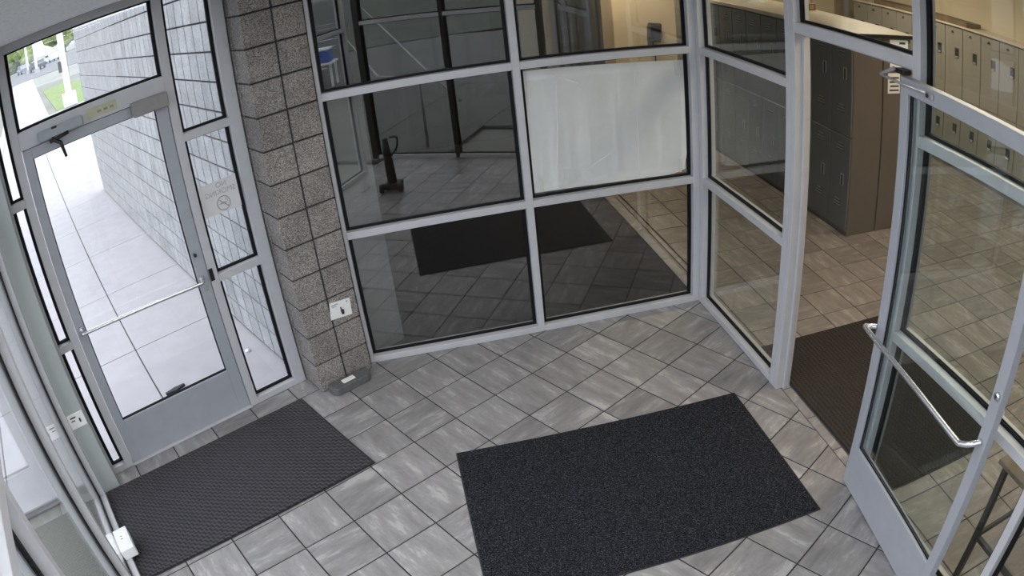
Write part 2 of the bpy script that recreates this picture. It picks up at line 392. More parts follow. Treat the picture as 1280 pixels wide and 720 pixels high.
for k in range(9):
    y0 = 0.10 + 0.31 * k
    o = link('border_tile', tile_mesh([(0.105, y0), (0.15, y0), (0.15, y0 + .305), (0.105, y0 + .305)], 0.13, y0), lob, M['tile']); o.location = (0.13, y0, 0)
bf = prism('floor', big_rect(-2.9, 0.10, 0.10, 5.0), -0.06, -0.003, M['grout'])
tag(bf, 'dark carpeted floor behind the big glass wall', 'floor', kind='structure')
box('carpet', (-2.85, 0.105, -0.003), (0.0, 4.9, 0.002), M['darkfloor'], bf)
for k in range(15):
    y0 = 0.105 + 0.31 * k
    box('border_tile', (0.003, y0, -0.003), (0.098, y0 + .305, 0.001), M['tile'], bf)

# ------------------------------------------------------------------ ceiling
cp = clip_poly(big_rect(-8, 3, -8, 3), [(1, 0, 0.05), (0, 1, 0.05)] + [(nx, ny, d + 0.05) for nx, ny, d in vest[2:]])
ce = prism('ceiling', cp, CEIL, CEIL + 0.1, M['ceil']); tag(ce, 'grey textured vestibule ceiling', 'ceiling', kind='structure')
ce2 = prism('ceiling', big_rect(0.05, 4.95, -5.6, 5.35), CEIL, CEIL + 0.1, M['ceil']); tag(ce2, 'lobby ceiling over the lockers', 'ceiling', kind='structure')
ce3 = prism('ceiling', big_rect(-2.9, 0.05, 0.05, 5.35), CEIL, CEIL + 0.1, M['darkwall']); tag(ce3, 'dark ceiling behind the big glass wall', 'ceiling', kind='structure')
def ceiling_light(x, y, sx, sy, watt, col, label, rz=0.0):
    r = root('ceiling_light', (x, y, CEIL), rz, label=label, cat='light', group='ceiling light panels')
    boxes('frame', [((-sx/2-.02, -sy/2-.02, -.02), (sx/2+.02, -sy/2, 0)), ((-sx/2-.02, sy/2, -.02), (sx/2+.02, sy/2+.02, 0)),
                    ((-sx/2-.02, -sy/2, -.02), (-sx/2, sy/2, 0)), ((sx/2, -sy/2, -.02), (sx/2+.02, sy/2, 0))], M['white'], r)
    m = bpy.data.materials.new('lamp_diffuser'); m.use_nodes = True; n = m.node_tree; n.nodes.clear()
    o = N(n, 'OutputMaterial'); e = N(n, 'Emission'); e.inputs[0].default_value = (*col, 1); e.inputs[1].default_value = 3.0; n.links.new(e.outputs[0], o.inputs[0])
    box('diffuser', (-sx/2, -sy/2, -.006), (sx/2, sy/2, -.001), m, r, 0)
    ld = bpy.data.lights.new('panel_lamp', 'AREA'); ld.shape = 'RECTANGLE'; ld.size = sx; ld.size_y = sy; ld.energy = watt; ld.color = col
    lo = bpy.data.objects.new('panel_lamp', ld); sc.collection.objects.link(lo); lo.parent = r; lo.location = (0, 0, -0.012)
ceiling_light(-1.95, -1.9, 1.2, 0.6, VEST_W, (0.93, 0.96, 1.0), 'added cool white fill light panel over the vestibule mats', R30)  # unseen fill lamp added to lift the vestibule light
ceiling_light(-1.75, -3.35, 0.9, 0.45, 17.0, (0.96, 0.97, 1.0), 'added cool white fill light panel nearest the front glass wall', R30)  # second unseen lamp, added to brighten the paper sheet and back frames
for x, y, nm in ((1.0, -1.8, 'over the brown ribbed mat'), (3.3, -0.6, 'in front of the beige locker row'), (3.4, 2.2, 'between the two locker rows'), (1.3, 4.7, 'by the tan end wall')):
    ceiling_light(x, y, 0.6, 1.2, LOBBY_W * (2.0 if y > 4 else 1.0), (1.0, 0.84, 0.62), 'warm white lobby ceiling light panel ' + nm)

# ------------------------------------------------------------------ walls round lobby and back room
def wall(name, lo, hi, mat, label): return tag(box(name, lo, hi, mat, None, 0), label, 'wall', kind='structure')
wall('wall_north', (0.95, 5.2, 0), (4.95, 5.35, CEIL), M['tan'], 'tan painted end wall of the lobby')
wall('wall_east', (4.85, -5.6, 0), (4.95, 5.2, CEIL), M['tan'], 'tan wall above the far beige locker row')
wall('wall_south', (0.1, -5.6, 0), (4.85, -5.5, CEIL), M['tan'], 'tan wall at the near end of the lobby')
wall('wall_west', (0.0, -5.6, 0), (0.1, -3.60, CEIL), M['tan'], 'lobby side wall beside the front glass')
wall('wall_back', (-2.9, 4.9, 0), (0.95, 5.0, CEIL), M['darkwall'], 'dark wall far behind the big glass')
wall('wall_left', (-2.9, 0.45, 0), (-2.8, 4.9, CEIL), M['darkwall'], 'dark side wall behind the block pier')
wall('wall_corner', (0.86, 4.95, 0), (1.12, 5.2, CEIL), M['tan_dark'], 'darker tan pilaster at the end wall corner')
o = prism('wall_stub', [(-2.34, 0.13), (-2.33, 0.11), (-2.11, 0.24), (-2.14, 0.29)], 0, 1.8, M['pale'])
tag(o, 'low pale grey partition just behind the glass beside the pier', 'wall', kind='structure')

# ------------------------------------------------------------------ storefront glazing
def frame_root(name, org, rz, label, cat='window'):
    return root(name, (org[0], org[1], 0), rz, label=label, cat=cat, kind='structure')
def member(r, name, s0, s1, z0, z1, n0=0.0, n1=0.10, mat=None): return box(name, (s0, n0, z0), (s1, n1, z1), mat or (M['blackmetal'] if name == 'mullion' and r.name == 'window_6' else M['alu']), r, 0.002)
def pane(r, s0, s1, z0, z1, nc=0.05, gm=None, gw=0.015, gd=0.009, gv=0.022, gasket=True):
    box('glass_pane', (s0 - .004, nc - .003, z0 - .004), (s1 + .004, nc + .003, z1 + .004), gm or M['glass'], r, 0)
    if gasket:
        y0, y1 = nc - gd, nc + gd
        boxes('gasket', [((s0, y0, z0), (s1, nc - .0032, z0 + gw)), ((s0, nc + .0032, z0), (s1, y1, z0 + gw)),
                         ((s0, y0, z1 - gw * .6), (s1, nc - .0032, z1)), ((s0, nc + .0032, z1 - gw * .6), (s1, y1, z1)),
                         ((s0, y0, z0 + gw), (s0 + gv, nc - .0032, z1 - gw * .6)), ((s0, nc + .0032, z0 + gw), (s0 + gv, y1, z1 - gw * .6)),
                         ((s1 - gv, y0, z0 + gw), (s1, nc - .0032, z1 - gw * .6)), ((s1 - gv, nc + .0032, z0 + gw), (s1, y1, z1 - gw * .6))], M['gasket'], r)
RZ = ((0.0, 0.045), (0.905, 0.953), (1.80, 1.848), (2.68, CEIL))
def bays(r, bars, gm=None, skip=(), RZ=RZ):
    """bars: list of (s0, s1) uprights, left to right; rails at the standard heights between them."""
    for s0, s1 in bars: member(r, 'mullion', s0, s1, 0, CEIL)
    for i in range(len(bars) - 1):
        a, b = bars[i][1], bars[i + 1][0]
        if i in skip: continue
        for z0, z1 in RZ: member(r, 'rail', a, b, z0, z1)
        for k in range(len(RZ) - 1): pane(r, a, b, RZ[k][1], RZ[k + 1][0], gm=gm)

# back glass wall (y = 0 face)
w1 = frame_root('window_1', (0, 0), 0, 'large aluminium framed glass wall facing the camera, with a paper sheet on it')
bays(w1, [(-2.36, -2.335), (-1.20, -1.152), (-0.048, 0.0)], gm=M['glass_back'])
member(w1, 'corner_post', 0.0, 0.10, 0, CEIL)
# right fixed light beside the doorway: local x runs toward -y
w2 = frame_root('window_2', (0, 0), -PI / 2, 'narrow glass wall between the corner and the lobby doorway')
bays(w2, [(0.0, 0.048), (1.095, 1.14)])
member(w2, 'door_jamb', 1.143, 1.188, 0, CEIL)
member(w2, 'transom_rail', 1.188, 2.10, 2.105, 2.16)
member(w2, 'rail', 1.188, 2.10, 2.68, CEIL)
pane(w2, 1.188, 2.10, 2.16, 2.68)
boxes('door_stop', [((1.188, .05, 0), (1.20, .065, 2.105)), ((2.088, .05, 0), (2.10, .065, 2.105)), ((1.20, .05, 2.09), (2.088, .065, 2.105))], M['alu'], w2)
w3 = frame_root('window_3', (0, 0), -PI / 2, 'fixed glass wall behind the open inner door')
bays(w3, [(2.10, 2.15), (3.19, 3.235), (3.56, 3.61)])
# exterior glass wall with the door opening
w4 = frame_root('window_4', (E0.x, E0.y), R30, 'exterior glass wall with side panes and a transom over the street door')
bays(w4, [(-1.315, -1.262), (-1.168, -1.113), (-0.168, -0.112), (0.186, 0.265)], gm=M['glass_out'], skip=(1,))
member(w4, 'transom_rail', -1.113, -0.168, 2.11, 2.215)
member(w4, 'rail', -1.113, -0.168, 2.68, CEIL)
pane(w4, -1.113, -0.168, 2.215, 2.68, gm=M['glass_out'])
member(w4, 'threshold', -1.113, -0.168, 0, 0.012, -0.01, 0.11)
# left glass wall
w5 = frame_root('window_5', (L0.x, L0.y), LA, 'glass wall along the left edge, seen almost edge on')
w5.scale = (1, -1, 1)
bays(w5, [(0.0, 0.045), (1.22, 1.27), (2.44, 2.49), (3.66, 3.71)], gm=M['glass_out'], RZ=(RZ[0], RZ[2], RZ[3]))
# front glass wall behind the camera (shows in the reflections)
w6 = frame_root('window_6', (F0.x, F0.y), R30, 'front glass wall under the camera, mirrored in the big glass')
w6.scale = (1, -1, 1)
bays(w6, [(-0.32, -0.23), (0.87, 0.92), (2.06, 2.11)], gm=M['glass_out'], RZ=(RZ[0], RZ[2], RZ[3]))
# wall end column between the left glass and the exterior wall
pf = [(-4.197, -1.022), (-4.080, -0.958)]
dx = Vector((pf[1][0] - pf[0][0], pf[1][1] - pf[0][1])); nn = Vector((-dx.y, dx.x)).normalized()
pc = prism('wall_end', [pf[0], pf[1], (pf[1][0] + nn.x * .22, pf[1][1] + nn.y * .22), (pf[0][0] + nn.x * .22, pf[0][1] + nn.y * .22)], 0, CEIL, M['post'], None, 0.002)
tag(pc, 'pale green-white flat wall end left of the street door', 'wall', kind='structure')
angp = math.atan2(dx.y, dx.x)
sp = root('switch_plate', (pf[0][0] - nn.x * .001, pf[0][1] - nn.y * .001, 0), angp, label='pale wall plate with slots on the flat wall end left of the street door', cat='switch plate')
box('plate', (.008, -.006, .50), (.128, 0, .60), M['white'], sp, .002)
box('slot', (.03, -.008, .572), (.07, -.005, .580), M['ink'], sp, 0)
box('slot', (.03, -.008, .552), (.058, -.005, .558), M['ink'], sp, 0)
box('switch', (.085, -.012, .535), (.097, -.005, .56), M['ink'], sp, .001)

# ------------------------------------------------------------------ street door (door_1)
d1 = frame_root('door_1', (E0.x, E0.y), R30, 'aluminium street door with a large glass pane and push bar', 'door')
DS0, DS1 = -1.109, -0.172; YA, YB = 0.012, 0.057
def dm(r, name, s0, s1, z0, z1, y0=YA, y1=YB, mat=None, bev=.002): return box(name, (s0, y0, z0), (s1, y1, z1), mat or M['alu_door'], r, bev)
dm(d1, 'stile', DS0, DS0 + .062, .012, 2.106); dm(d1, 'stile', DS1 - .075, DS1, .012, 2.106)
dm(d1, 'top_rail', DS0 + .062, DS1 - .075, 2.045, 2.106); dm(d1, 'bottom_rail', DS0 + .062, DS1 - .075, .012, .318)
pane(d1, DS0 + .062, DS1 - .075, .318, 2.045, nc=.034, gm=M['glass_out'], gw=.008, gd=.008, gv=.006)
pb = tube('push_bar', curve_pts([(-1.075, .012, .985), (-1.07, -.045, .985), (-1.03, -.055, .985), (-.6, -.055, .975), (-.27, -.055, .965), (-.235, -.045, .965), (-.225, .012, .965)]), .0115, M['chrome'], d1)
box('bracket', (-.24, -.002, .94), (-.205, .012, .985), M['chrome'], pb, .003)
box('bracket', (-1.09, -.002, .96), (-1.06, .012, 1.01), M['chrome'], pb, .003)
lk = box('lock_cylinder', (-.222, -.003, .885), (-.196, .012, .915), M['chrome'], d1, .006)
box('strike_plate', (-.168, -.004, .93), (-.14, 0, 1.01), M['blackmetal'], d1, .001)
tube('lock_knob', [(-.225, .0, 1.13), (-.225, -.02, 1.13)], .010, M['blackmetal'], d1)
box('closer_cover', (-.40, -.075, 2.045), (-.175, -.001, 2.128), M['closer'], d1, .006)
op = box('door_operator', (-.99, -.055, 2.118), (-.70, -.001, 2.175), M['operator'], d1, .006)
box('cover_screw', (-.90, -.060, 2.165), (-.865, -.05, 2.178), M['blackmetal'], op, .003)
arm = tube('operator_arm', [(-.91, -.05, 2.115), (-.86, -.06, 2.075), (-.845, -.075, 1.99)], [.014, .012, .008], M['blackmetal'], d1)
tube('arm_pivot', [(-.925, -.052, 2.10), (-.80, -.052, 2.115)], .011, M['blackmetal'], arm)
box('label_strip', (-.665, -.004, 2.128), (-.475, -.0005, 2.185), M['yellow_label'], d1, 0)
for k in range(3): box('label_mark', (-.60 + k * .04, -.006, 2.147), (-.575 + k * .04, -.003, 2.160), M['closer'], d1, 0)

# ------------------------------------------------------------------ no smoking sign on the right side pane (read from outside)
ns = root('no_smoking_sign', (*Ew(0.04, 0.045), 0), R30, label='faded no smoking sign on the side pane, read from outdoors', cat='sign')
bm = bmesh.new(); vv = [bm.verts.new(p) for p in ((-.127, 0, 1.495), (.128, 0, 1.502), (.125, 0, 1.298), (-.125, 0, 1.298))]
f = bm.faces.new(vv); ex = bmesh.ops.extrude_face_region(bm, geom=[f]); bmesh.ops.translate(bm, verts=[v for v in ex['geom'] if isinstance(v, bmesh.types.BMVert)], vec=(0, -.0015, 0))
link('sign_sheet', finish(bm, 'sign_sheet'), ns, M['sign'])
for s_, sz, x_, z_ in (('NO', .046, .02, 1.468), ('SMOKING', .046, 0.005, 1.425)):
    o = link('lettering', text_mesh(s_, sz), ns, M['faint_ink']); o.location = (x_, -.0022, z_); o.rotation_euler = (PI / 2, 0, 0); o.scale = (-1, 1, 1)
c0 = Vector((.012, -.0025, 1.352))
tube('prohibition_ring', [c0 + Vector((.043 * math.cos(t), 0, .043 * math.sin(t))) for t in [2 * PI * k / 28 for k in range(28)]], .0032, M['faint_ink'], ns, 6, True)
tube('prohibition_bar', [c0 + Vector((-.03, 0, .03)), c0 + Vector((.03, 0, -.03))], .0032, M['faint_ink'], ns, 6)
box('cigarette_mark', (c0.x - .026, -.0032, c0.z - .005), (c0.x + .02, -.0018, c0.z + .005), M['faint_ink'], ns, 0)
tube('smoke_mark', curve_pts([c0 + Vector((.024, 0, .002)), c0 + Vector((.028, 0, .014)), c0 + Vector((.018, 0, .02)), c0 + Vector((.022, 0, .03))]), .002, M['faint_ink'], ns, 5)

# ------------------------------------------------------------------ inner door (door_2), folded back against window_3
d2 = frame_root('door_2', (-0.042, -2.068), math.radians(-97), 'open aluminium inner door with a curved pull bar at the right', 'door')
# local +x along the leaf; the vestibule (camera) side is local -y
LW = 0.94
def d2m(name, s0, s1, z0, z1, mat=None, bev=.002): return box(name, (s0, 0.0, z0), (s1, .045, z1), mat or M['alu_door'], d2, bev)
d2m('stile', 0, .058, .012, 2.075); d2m('stile', LW - .058, LW, .012, 2.075)
d2m('top_rail', .058, LW - .058, 2.012, 2.075); d2m('bottom_rail', .058, LW - .058, .012, .275)
pane(d2, .058, LW - .058, .275, 2.012, nc=.0225, gw=.006, gd=.008, gv=.006)
pbar = tube('pull_bar', curve_pts([(.0, .0, .945), (-.01, -.035, .945), (.02, -.06, .945), (.45, -.065, .945), (.80, -.065, .945), (.86, -.06, .955), (.895, -.04, .975), (.91, 0, .985)]), .0125, M['chrome'], d2)
tube('lock_cylinder', [(.918, .0, 1.195), (.918, -.012, 1.195)], .016, M['chrome'], d2)
tube('keyway', [(.918, -.011, 1.195), (.918, -.0145, 1.195)], .006, M['ink'], d2, 8)
tube('thumb_turn', [(.905, .045, 1.10), (.905, .075, 1.10)], .016, M['white'], d2)
ca_ = box('closer_shoe', (.185, -.012, 2.035), (.245, 0, 2.062), M['steel'], d2, .003)
tube('shoe_screw', [(.214, -.012, 2.048), (.214, -.018, 2.048)], .008, M['ink'], ca_, 8)
tube('closer_arm', [(.21, -.02, 2.058), (.05, -.035, 2.056), (-.09, -.045, 2.06)], .006, M['steel'], d2)
tube('closer_arm', [(-.09, -.045, 2.06), (-.03, -.01, 2.10)], .009, M['closer'], d2)
box('closer_body', (-.05, .0, 2.08), (.02, .05, 2.10), M['blackmetal'], d2, .004)

# ------------------------------------------------------------------ block pier
def wall_blocks(r, s0, cols, n0, depth, rows, h=0.2032, wd=0.2005, jt=0.011, mat=None, first=0):
    bm = bmesh.new(); bm_box(bm, (jt / 2, 0, jt / 2), (wd - jt / 2, depth, h - jt / 2))
    me = finish(bm, 'block', .0025); me.materials.append(mat)
    for i in range(cols):
        for j in range(rows):
            o = link('block', me, r); o.location = (s0 + i * wd + random.uniform(-.0006, .0006), n0 + random.uniform(-.0008, .0008), j * h)
pr = root('wall_pier', (E0.x, E0.y, 0), R30, label='brown-grey concrete block pier between the street door and the big glass', cat='wall', kind='structure')
box('core', (.280, -.216, 0), (.664, .30, CEIL), M['mortar'], pr, 0)
wall_blocks(pr, .272, 2, -.231, .20, 13, mat=M['block'])
boxes('top_block', [((.275, -.231, 13 * .2032 + .003), (.470, -.03, CEIL)), ((.476, -.231, 13 * .2032 + .003), (.670, -.03, CEIL))], M['block'], pr, .0025)
bm = bmesh.new(); bm_box(bm, (0, .003, .003), (.18, .198, .200)); me = finish(bm, 'block', .0025); me.materials.append(M['block'])
for j in range(13):
    o = link('block', me, pr); o.location = (.2745, -.029, j * .2032)

card = root('notice_card', (*Ew(.272, -.231), 0), R30, label='small white notice card fixed to the block pier', cat='sign')
rot_card = [(.190, .465), (.345, .445), (.352, .560), (.205, .578)]
bm = bmesh.new(); a_ = [bm.verts.new((x, -.004, z)) for x, z in rot_card]; b_ = [bm.verts.new((x, -.001, z)) for x, z in rot_card]
bm.faces.new(a_); bm.faces.new(b_[::-1])
for i in range(4): bm.faces.new((a_[i], b_[i], b_[(i + 1) % 4], a_[(i + 1) % 4]))
link('card', finish(bm, 'card'), card, M['white'])
box('heading', (.215, -.0055, .552), (.262, -.0035, .559), M['faint_ink'], card, 0)
box('heading', (.215, -.0055, .541), (.25, -.0035, .546), M['faint_ink'], card, 0)
tube('symbol', [(.283, -.006, .475), (.282, -.006, .50), (.277, -.006, .505)], [.009, .012, .006], M['ink'], card, 8)
tube('symbol', [(.277, -.006, .500), (.275, -.006, .525)], [.005, .004], M['ink'], card, 8)
tube('symbol', [(.320, -.0055, .548), (.330, -.0055, .546)], .004, M['faint_ink'], card, 6)

# octagonal dark floor box at the foot of the pier, with its white label
fb = root('floor_box', (-2.505, -.222, 0), R30, label='long dark grey floor box with a white label at the foot of the block pier', cat='box')
oc = [(-.15, -.03), (-.12, -.062), (.115, -.062), (.148, -.03), (.148, .035), (-.15, .035)]
prism('body', oc, 0.001, .055, M['device'], fb, .006)
o = box('label_plate', (-.045, -.02, 0), (.045, .022, .008), M['white'], fb, .002); o.location = (-.012, -.012, .053)

# ------------------------------------------------------------------ outlet box on the left base rail
ob = root('outlet_box', (-3.93, -1.50, 0), math.radians(-60), label='small white outlet box low on the left glass wall beside the ribbed mat', cat='outlet')
box('box', (0.0, -.02, .045), (.20, .075, .115), M['white'], ob, .004)
box('receptacle', (.055, .0, .114), (.13, .055, .118), M['paper'], ob, .001)
box('slot', (.075, .015, .1175), (.081, .03, .1185), M['ink'], ob, 0); box('slot', (.10, .015, .1175), (.106, .03, .1185), M['ink'], ob, 0)

# ------------------------------------------------------------------ mats
def mat_obj(name, corners, th, mat, edge, label, inset=.012, ang=0.0, cat='mat', border=True):
    cx = sum(p[0] for p in corners) / 4; cy = sum(p[1] for p in corners) / 4
    r = root(name, (cx, cy, 0), ang, label=label, cat=cat)
    c, s = math.cos(-ang), math.sin(-ang)
    loc = [((p[0]-cx) * c - (p[1]-cy) * s, (p[0]-cx) * s + (p[1]-cy) * c) for p in corners]
    if border:
        prism('rubber_backing', loc, .001, .004, M['rubber_edge'] if edge is None else edge, r, .001)
    k = 1 - inset / 0.5 if border else 1
    pl = []
    for p in loc:
        l = math.hypot(*p); pl.append((p[0] - math.copysign(inset, p[0]) if border else p[0], p[1] - math.copysign(inset, p[1]) if border else p[1]))
    prism('pile', pl, .004 if border else .001, th, mat, r, .002)
    return r
mat_obj('entrance_mat', [(-4.19, -1.023), (-3.735, -1.815), (-2.373, -1.06), (-2.843, -.284)], .011, M['mat_left'], None,
        'charcoal ribbed entrance mat inside the street door', .01, R30)
mat_obj('carpet_mat', [(-1.928, -2.215), (-.256, -2.199), (-.254, -1.116), (-1.921, -1.099)], .010, M['carpet'], None,
        'black-blue carpet mat in the middle of the tiled floor', .008)
mat_obj('entrance_mat', [(.104, -2.27), (1.22, -2.27), (1.22, -.733), (.104, -.733)], .010, M['mat_lobby'], None,
        'dark brown ribbed mat in the lobby beyond the doorway', .01)

# ------------------------------------------------------------------ paper sheet taped to the back glass
ps = root('paper_sheet', (0, .049, 0), 0, label='large white paper sheet taped to the right middle pane of the big glass', cat='paper')
bm = bmesh.new()
nx_, nz_ = 24, 12
P00, P10, P11, P01 = (-1.150, .985), (-.075, .972), (-.078, 1.752), (-1.146, 1.782)
grid = {}
for i in range(nx_ + 1):
    for j in range(nz_ + 1):
        u, v = i / nx_, j / nz_
        x = (1-u)*(1-v)*P00[0] + u*(1-v)*P10[0] + u*v*P11[0] + (1-u)*v*P01[0]
        z = (1-u)*(1-v)*P00[1] + u*(1-v)*P10[1] + u*v*P11[1] + (1-u)*v*P01[1]
        if u > .85 and v < .12: x -= .012 * (u-.85)/.15 ; z += .03 * ((u - .85) / .15) ** 2 * (1 - v / .12)
        y = -.006 + .0010 * math.sin(u * 23) * math.sin(v * 3 + 1) + .0005 * math.sin(u * 61)
        grid[i, j] = bm.verts.new((x, y, z))
for i in range(nx_):
    for j in range(nz_): bm.faces.new((grid[i, j], grid[i+1, j], grid[i+1, j+1], grid[i, j+1]))
bmesh.ops.solidify(bm, geom=list(bm.faces), thickness=.0006)
link('sheet', finish(bm, 'sheet', 0, 1, True), ps, M['paper'])
for x, z, hh in ((-1.105, 1.66, .11), (-.135, 1.70, .10), (-.125, 1.03, .09), (-1.08, 1.04, .11)):
    box('tape', (x - .008, -.0095, z - hh / 2), (x + .008, -.008, z + hh / 2), M['tape'], ps, 0)
for s_, z_, L_, a2 in ((-.88, 1.70, .22, -.40), (-.42, 1.35, .7, 1.57), (-.70, 1.13, .2, .5), (-.95, 1.4, .5, 1.5)):
    o = box('crease', (-L_/2, -.0006, -.0025), (L_/2, 0, .0025), M['white'], ps, 0); o.location = (s_, -.0085, z_); o.rotation_euler = (0, -a2, 0)

# ------------------------------------------------------------------ lockers
def ordinal(i): return ('first', 'second', 'third', 'fourth', 'fifth', 'sixth', 'seventh', 'eighth', 'ninth', 'tenth', 'eleventh', 'twelfth', 'thirteenth', 'fourteenth', 'fifteenth', 'sixteenth')[i]
def build_locker(w_, dep, h, body, kindv):
    """front faces local -y, x from 0 to w_"""
    r = root('locker', (0, 0, 0), 0)
    box('body', (0, .018, 0), (w_, dep, h), body, r, .002)
    tiers = ((.05, .905), (.915, h - .02))
    for z0, z1 in tiers:
        d = box('door', (.006, 0, z0), (w_ - .006, .018, z1), M['locker'] if kindv == 'dark' else M['locker_far'], r, .003)
        hx = w_ * .68
        hz = z0 + (.46 if z0 < .5 else .55)
        if kindv == 'dark':
            for zc in (z1 - .10, z0 + .235):
                boxes('louver', [((w_*.5 - .05 + abs(k-1)*0.0 + (.018 if k == 2 else 0), -.007, zc + (k-1)*.026 - .004), (w_*.5 + .05 - (.018 if k == 2 else 0), 0, zc + (k-1)*.026 + .004)) for k in range(3)], M['louver'], d)
                boxes('louver_slot', [((w_*.5 - .05, -.002, zc + (k-1)*.026 - .012), (w_*.5 + .05, 0, zc + (k-1)*.026 - .005)) for k in range(3)], M['locker_dark'], d)
            boxes('handle', [((hx - .022, -.010, hz - .052), (hx - .015, 0, hz + .052)), ((hx + .015, -.010, hz - .052), (hx + .022, 0, hz + .052)),
                             ((hx - .015, -.010, hz + .045), (hx + .015, 0, hz + .052))], M['louver'], d)
            box('handle_recess', (hx - .015, -.003, hz - .05), (hx + .015, .0, hz + .045), M['locker_dark'], d, 0)
        else:
            box('handle_recess', (hx - .036, -.004, hz - .055), (hx + .036, .0, hz + .070), M['ink'], d, 0)  # shade of the recess put in as a raised black block
            box('handle', (hx - .026, -.012, hz - .055), (hx + .026, -.003, hz - .030), M['steel'], d, .002)
            boxes('vent', [((w_*.45 - .02, -.004, z1 - .055), (w_*.45 + .012, 0, z1 - .040)), ((w_*.45 - .026, -.012, z1 - .066), (w_*.45 + .018, 0, z1 - .057))], M['locker_dark'] if True else None, d)
    return r
def children_of(o): return list(o.children)
def copy_tree(o, parent=None):
    c = o.copy(); sc.collection.objects.link(c)
    if parent is not None: c.parent = parent
    for ch in children_of(o): copy_tree(ch, c)
    return c
LWD = .312
proto = build_locker(LWD, .365, 1.80, M['locker_side'], 'dark')
for i in range(12):
    r = proto if i == 0 else copy_tree(proto)
    # local -y -> world -x : rotate -90 ; local +x -> world -y, so place at the far side
    r.rotation_euler = (0, 0, -PI / 2); r.location = (1.735, .53 + LWD * (i + 1), 0)
    tag(r, 'dark grey two-tier locker, %s from the near end of the island row' % ordinal(i), 'locker', 'island lockers facing the glass')
for i in range(3):
    r = copy_tree(proto); r.rotation_euler = (0, 0, PI / 2); r.location = (2.48, .53 + LWD * i, 0)
    tag(r, 'brown-grey locker backing the island row, %s from its near end' % ordinal(i), 'locker', 'island lockers facing the far wall')
rv = bmesh.new()
for z in (.35, .62, .95, 1.25, 1.5):
    bm_tube(rv, [(1.76, .53, z), (1.76, .527, z)], .004, 6)
tp = root('countertop', (1.72, .50, 1.80), 0, label='pale wooden top lying on the locker island', cat='countertop')
box('top', (0, 0, 0), (.775, 3.80, .04), M['wood'], tp, .003)
box('end_strip', (.0, -.004, .002), (.775, .0, .036), M['blackmetal'], tp, .001)
fp = build_locker(.33, .38, 1.80, M['locker_far'], 'light')
for i in range(14):
    r = fp if i == 0 else copy_tree(fp)
    ytop = 3.93 - .33 * i
    r.rotation_euler = (0, 0, -PI / 2); r.location = (4.46, ytop, 0)
    tag(r, 'beige two-tier locker against the far wall, %s from the corner by the end wall' % ordinal(i), 'locker', 'beige lockers along the far wall')
cap = box('long_board', (4.44, -.80, 1.80), (4.85, 3.94, 1.822), M['wood'], None, .002); tag(cap, 'pale cap board lying along the tops of the beige lockers', 'board')
pk = root('storage_tray', (4.47, 1.55, 1.822), 0, label='long flat brown tray on top of the beige lockers', cat='tray')
boxes('tray', [((0, 0, 0), (.30, 1.9, .012)), ((0, 0, .012), (.012, 1.9, .06)), ((.288, 0, .012), (.30, 1.9, .06)), ((.012, 0, .012), (.288, .012, .06)), ((.012, 1.888, .012), (.288, 1.9, .06))], M['brown_top'], pk, 0)
# pale cabinets past the island
for i in range(4):
    r = root('cabinet', (2.66 + .44 * i, 4.35, 0), 0, label='pale tan tall cabinet behind the island, %s from the left' % ordinal(i), cat='cabinet', group='tall cabinets by the end wall')
    box('body', (0, .02, 0), (.438, .45, 2.3), M['locker_far'], r, .002); dd = box('door', (.008, 0, .05), (.43, .02, 2.28), M['tan'], r, .003)
    box('handle', (.39, -.015, 1.0), (.405, 0, 1.12), M['steel'], dd, .003)
# white box and small dark box lying on the island top
bb = root('paper_stack', (1.98, 2.75, 1.84), 0, label='white paper stack on the far part of the island top', cat='paper')
for k in range(3): o = box('sheet', (0, 0, k * .03), (.22, .30, k * .03 + .028), M['paper'], bb, .002); o.rotation_euler = (0, 0, .03 * k)
bb = root('card_box', (2.32, 2.05, 1.84), .1, label='small dark box with an amber label on the island top', cat='box')
cb = box('box', (0, 0, 0), (.12, .1, .08), M['brown_top'], bb, .003); box('label_patch', (.035, -.002, .02), (.085, 0, .06), plain('amber_label', (.5, .25, .05)), cb, 0)
# posters on the island's end panel
po = root('poster', (2.19, .528, 1.53), 0, label='white poster high on the near end panel of the locker island', cat='poster')
box('sheet', (0, -.003, 0), (.235, 0, .26), M['paper'], po, 0)
box('dark_patch', (.12, -.004, .22), (.20, -.0028, .24), M['ink'], po, 0)
ca2 = root('wall_calendar', (2.165, .528, 1.30), 0, label='white sheet with black rows pinned under the poster on the locker island', cat='calendar')
box('sheet', (0, -.003, 0), (.155, 0, .185), M['white'], ca2, 0)
for k in range(4):
    o = box('row', (.02 + .01 * (k % 2), -.0045, .022 + k * .038), (.14, -.0028, .036 + k * .038), M['ink'], ca2, 0)

# ------------------------------------------------------------------ black wall phone on the tan end wall
ph = root('wall_phone', (1.76, 5.2, 1.0), 0, label='black box phone mounted on the tan end wall, seen through the big glass', cat='phone')
bm = bmesh.new(); bm_box(bm, (-.10, -.12, .06), (.09, -.02, .33)); me = finish(bm, 'housing', .02, 3)
hs_ = link('housing', me, ph, M['blackmetal']); hs_.rotation_euler = (0, .12, 0)
box('back_plate', (-.07, -.02, -.02), (.07, 0, .30), M['closer'], ph, .004)
tube('handset', curve_pts([(-.06, -.15, .32), (-.075, -.17, .22), (-.05, -.15, .11)]), [.028] + [.017] * 11 + [.028], M['black'], ph)
tube('cord', curve_pts([(-.03, -.12, .06), (-.02, -.14, -.08), (.0, -.10, -.20), (.01, -.03, -.28)]), .011, M['black'], ph)

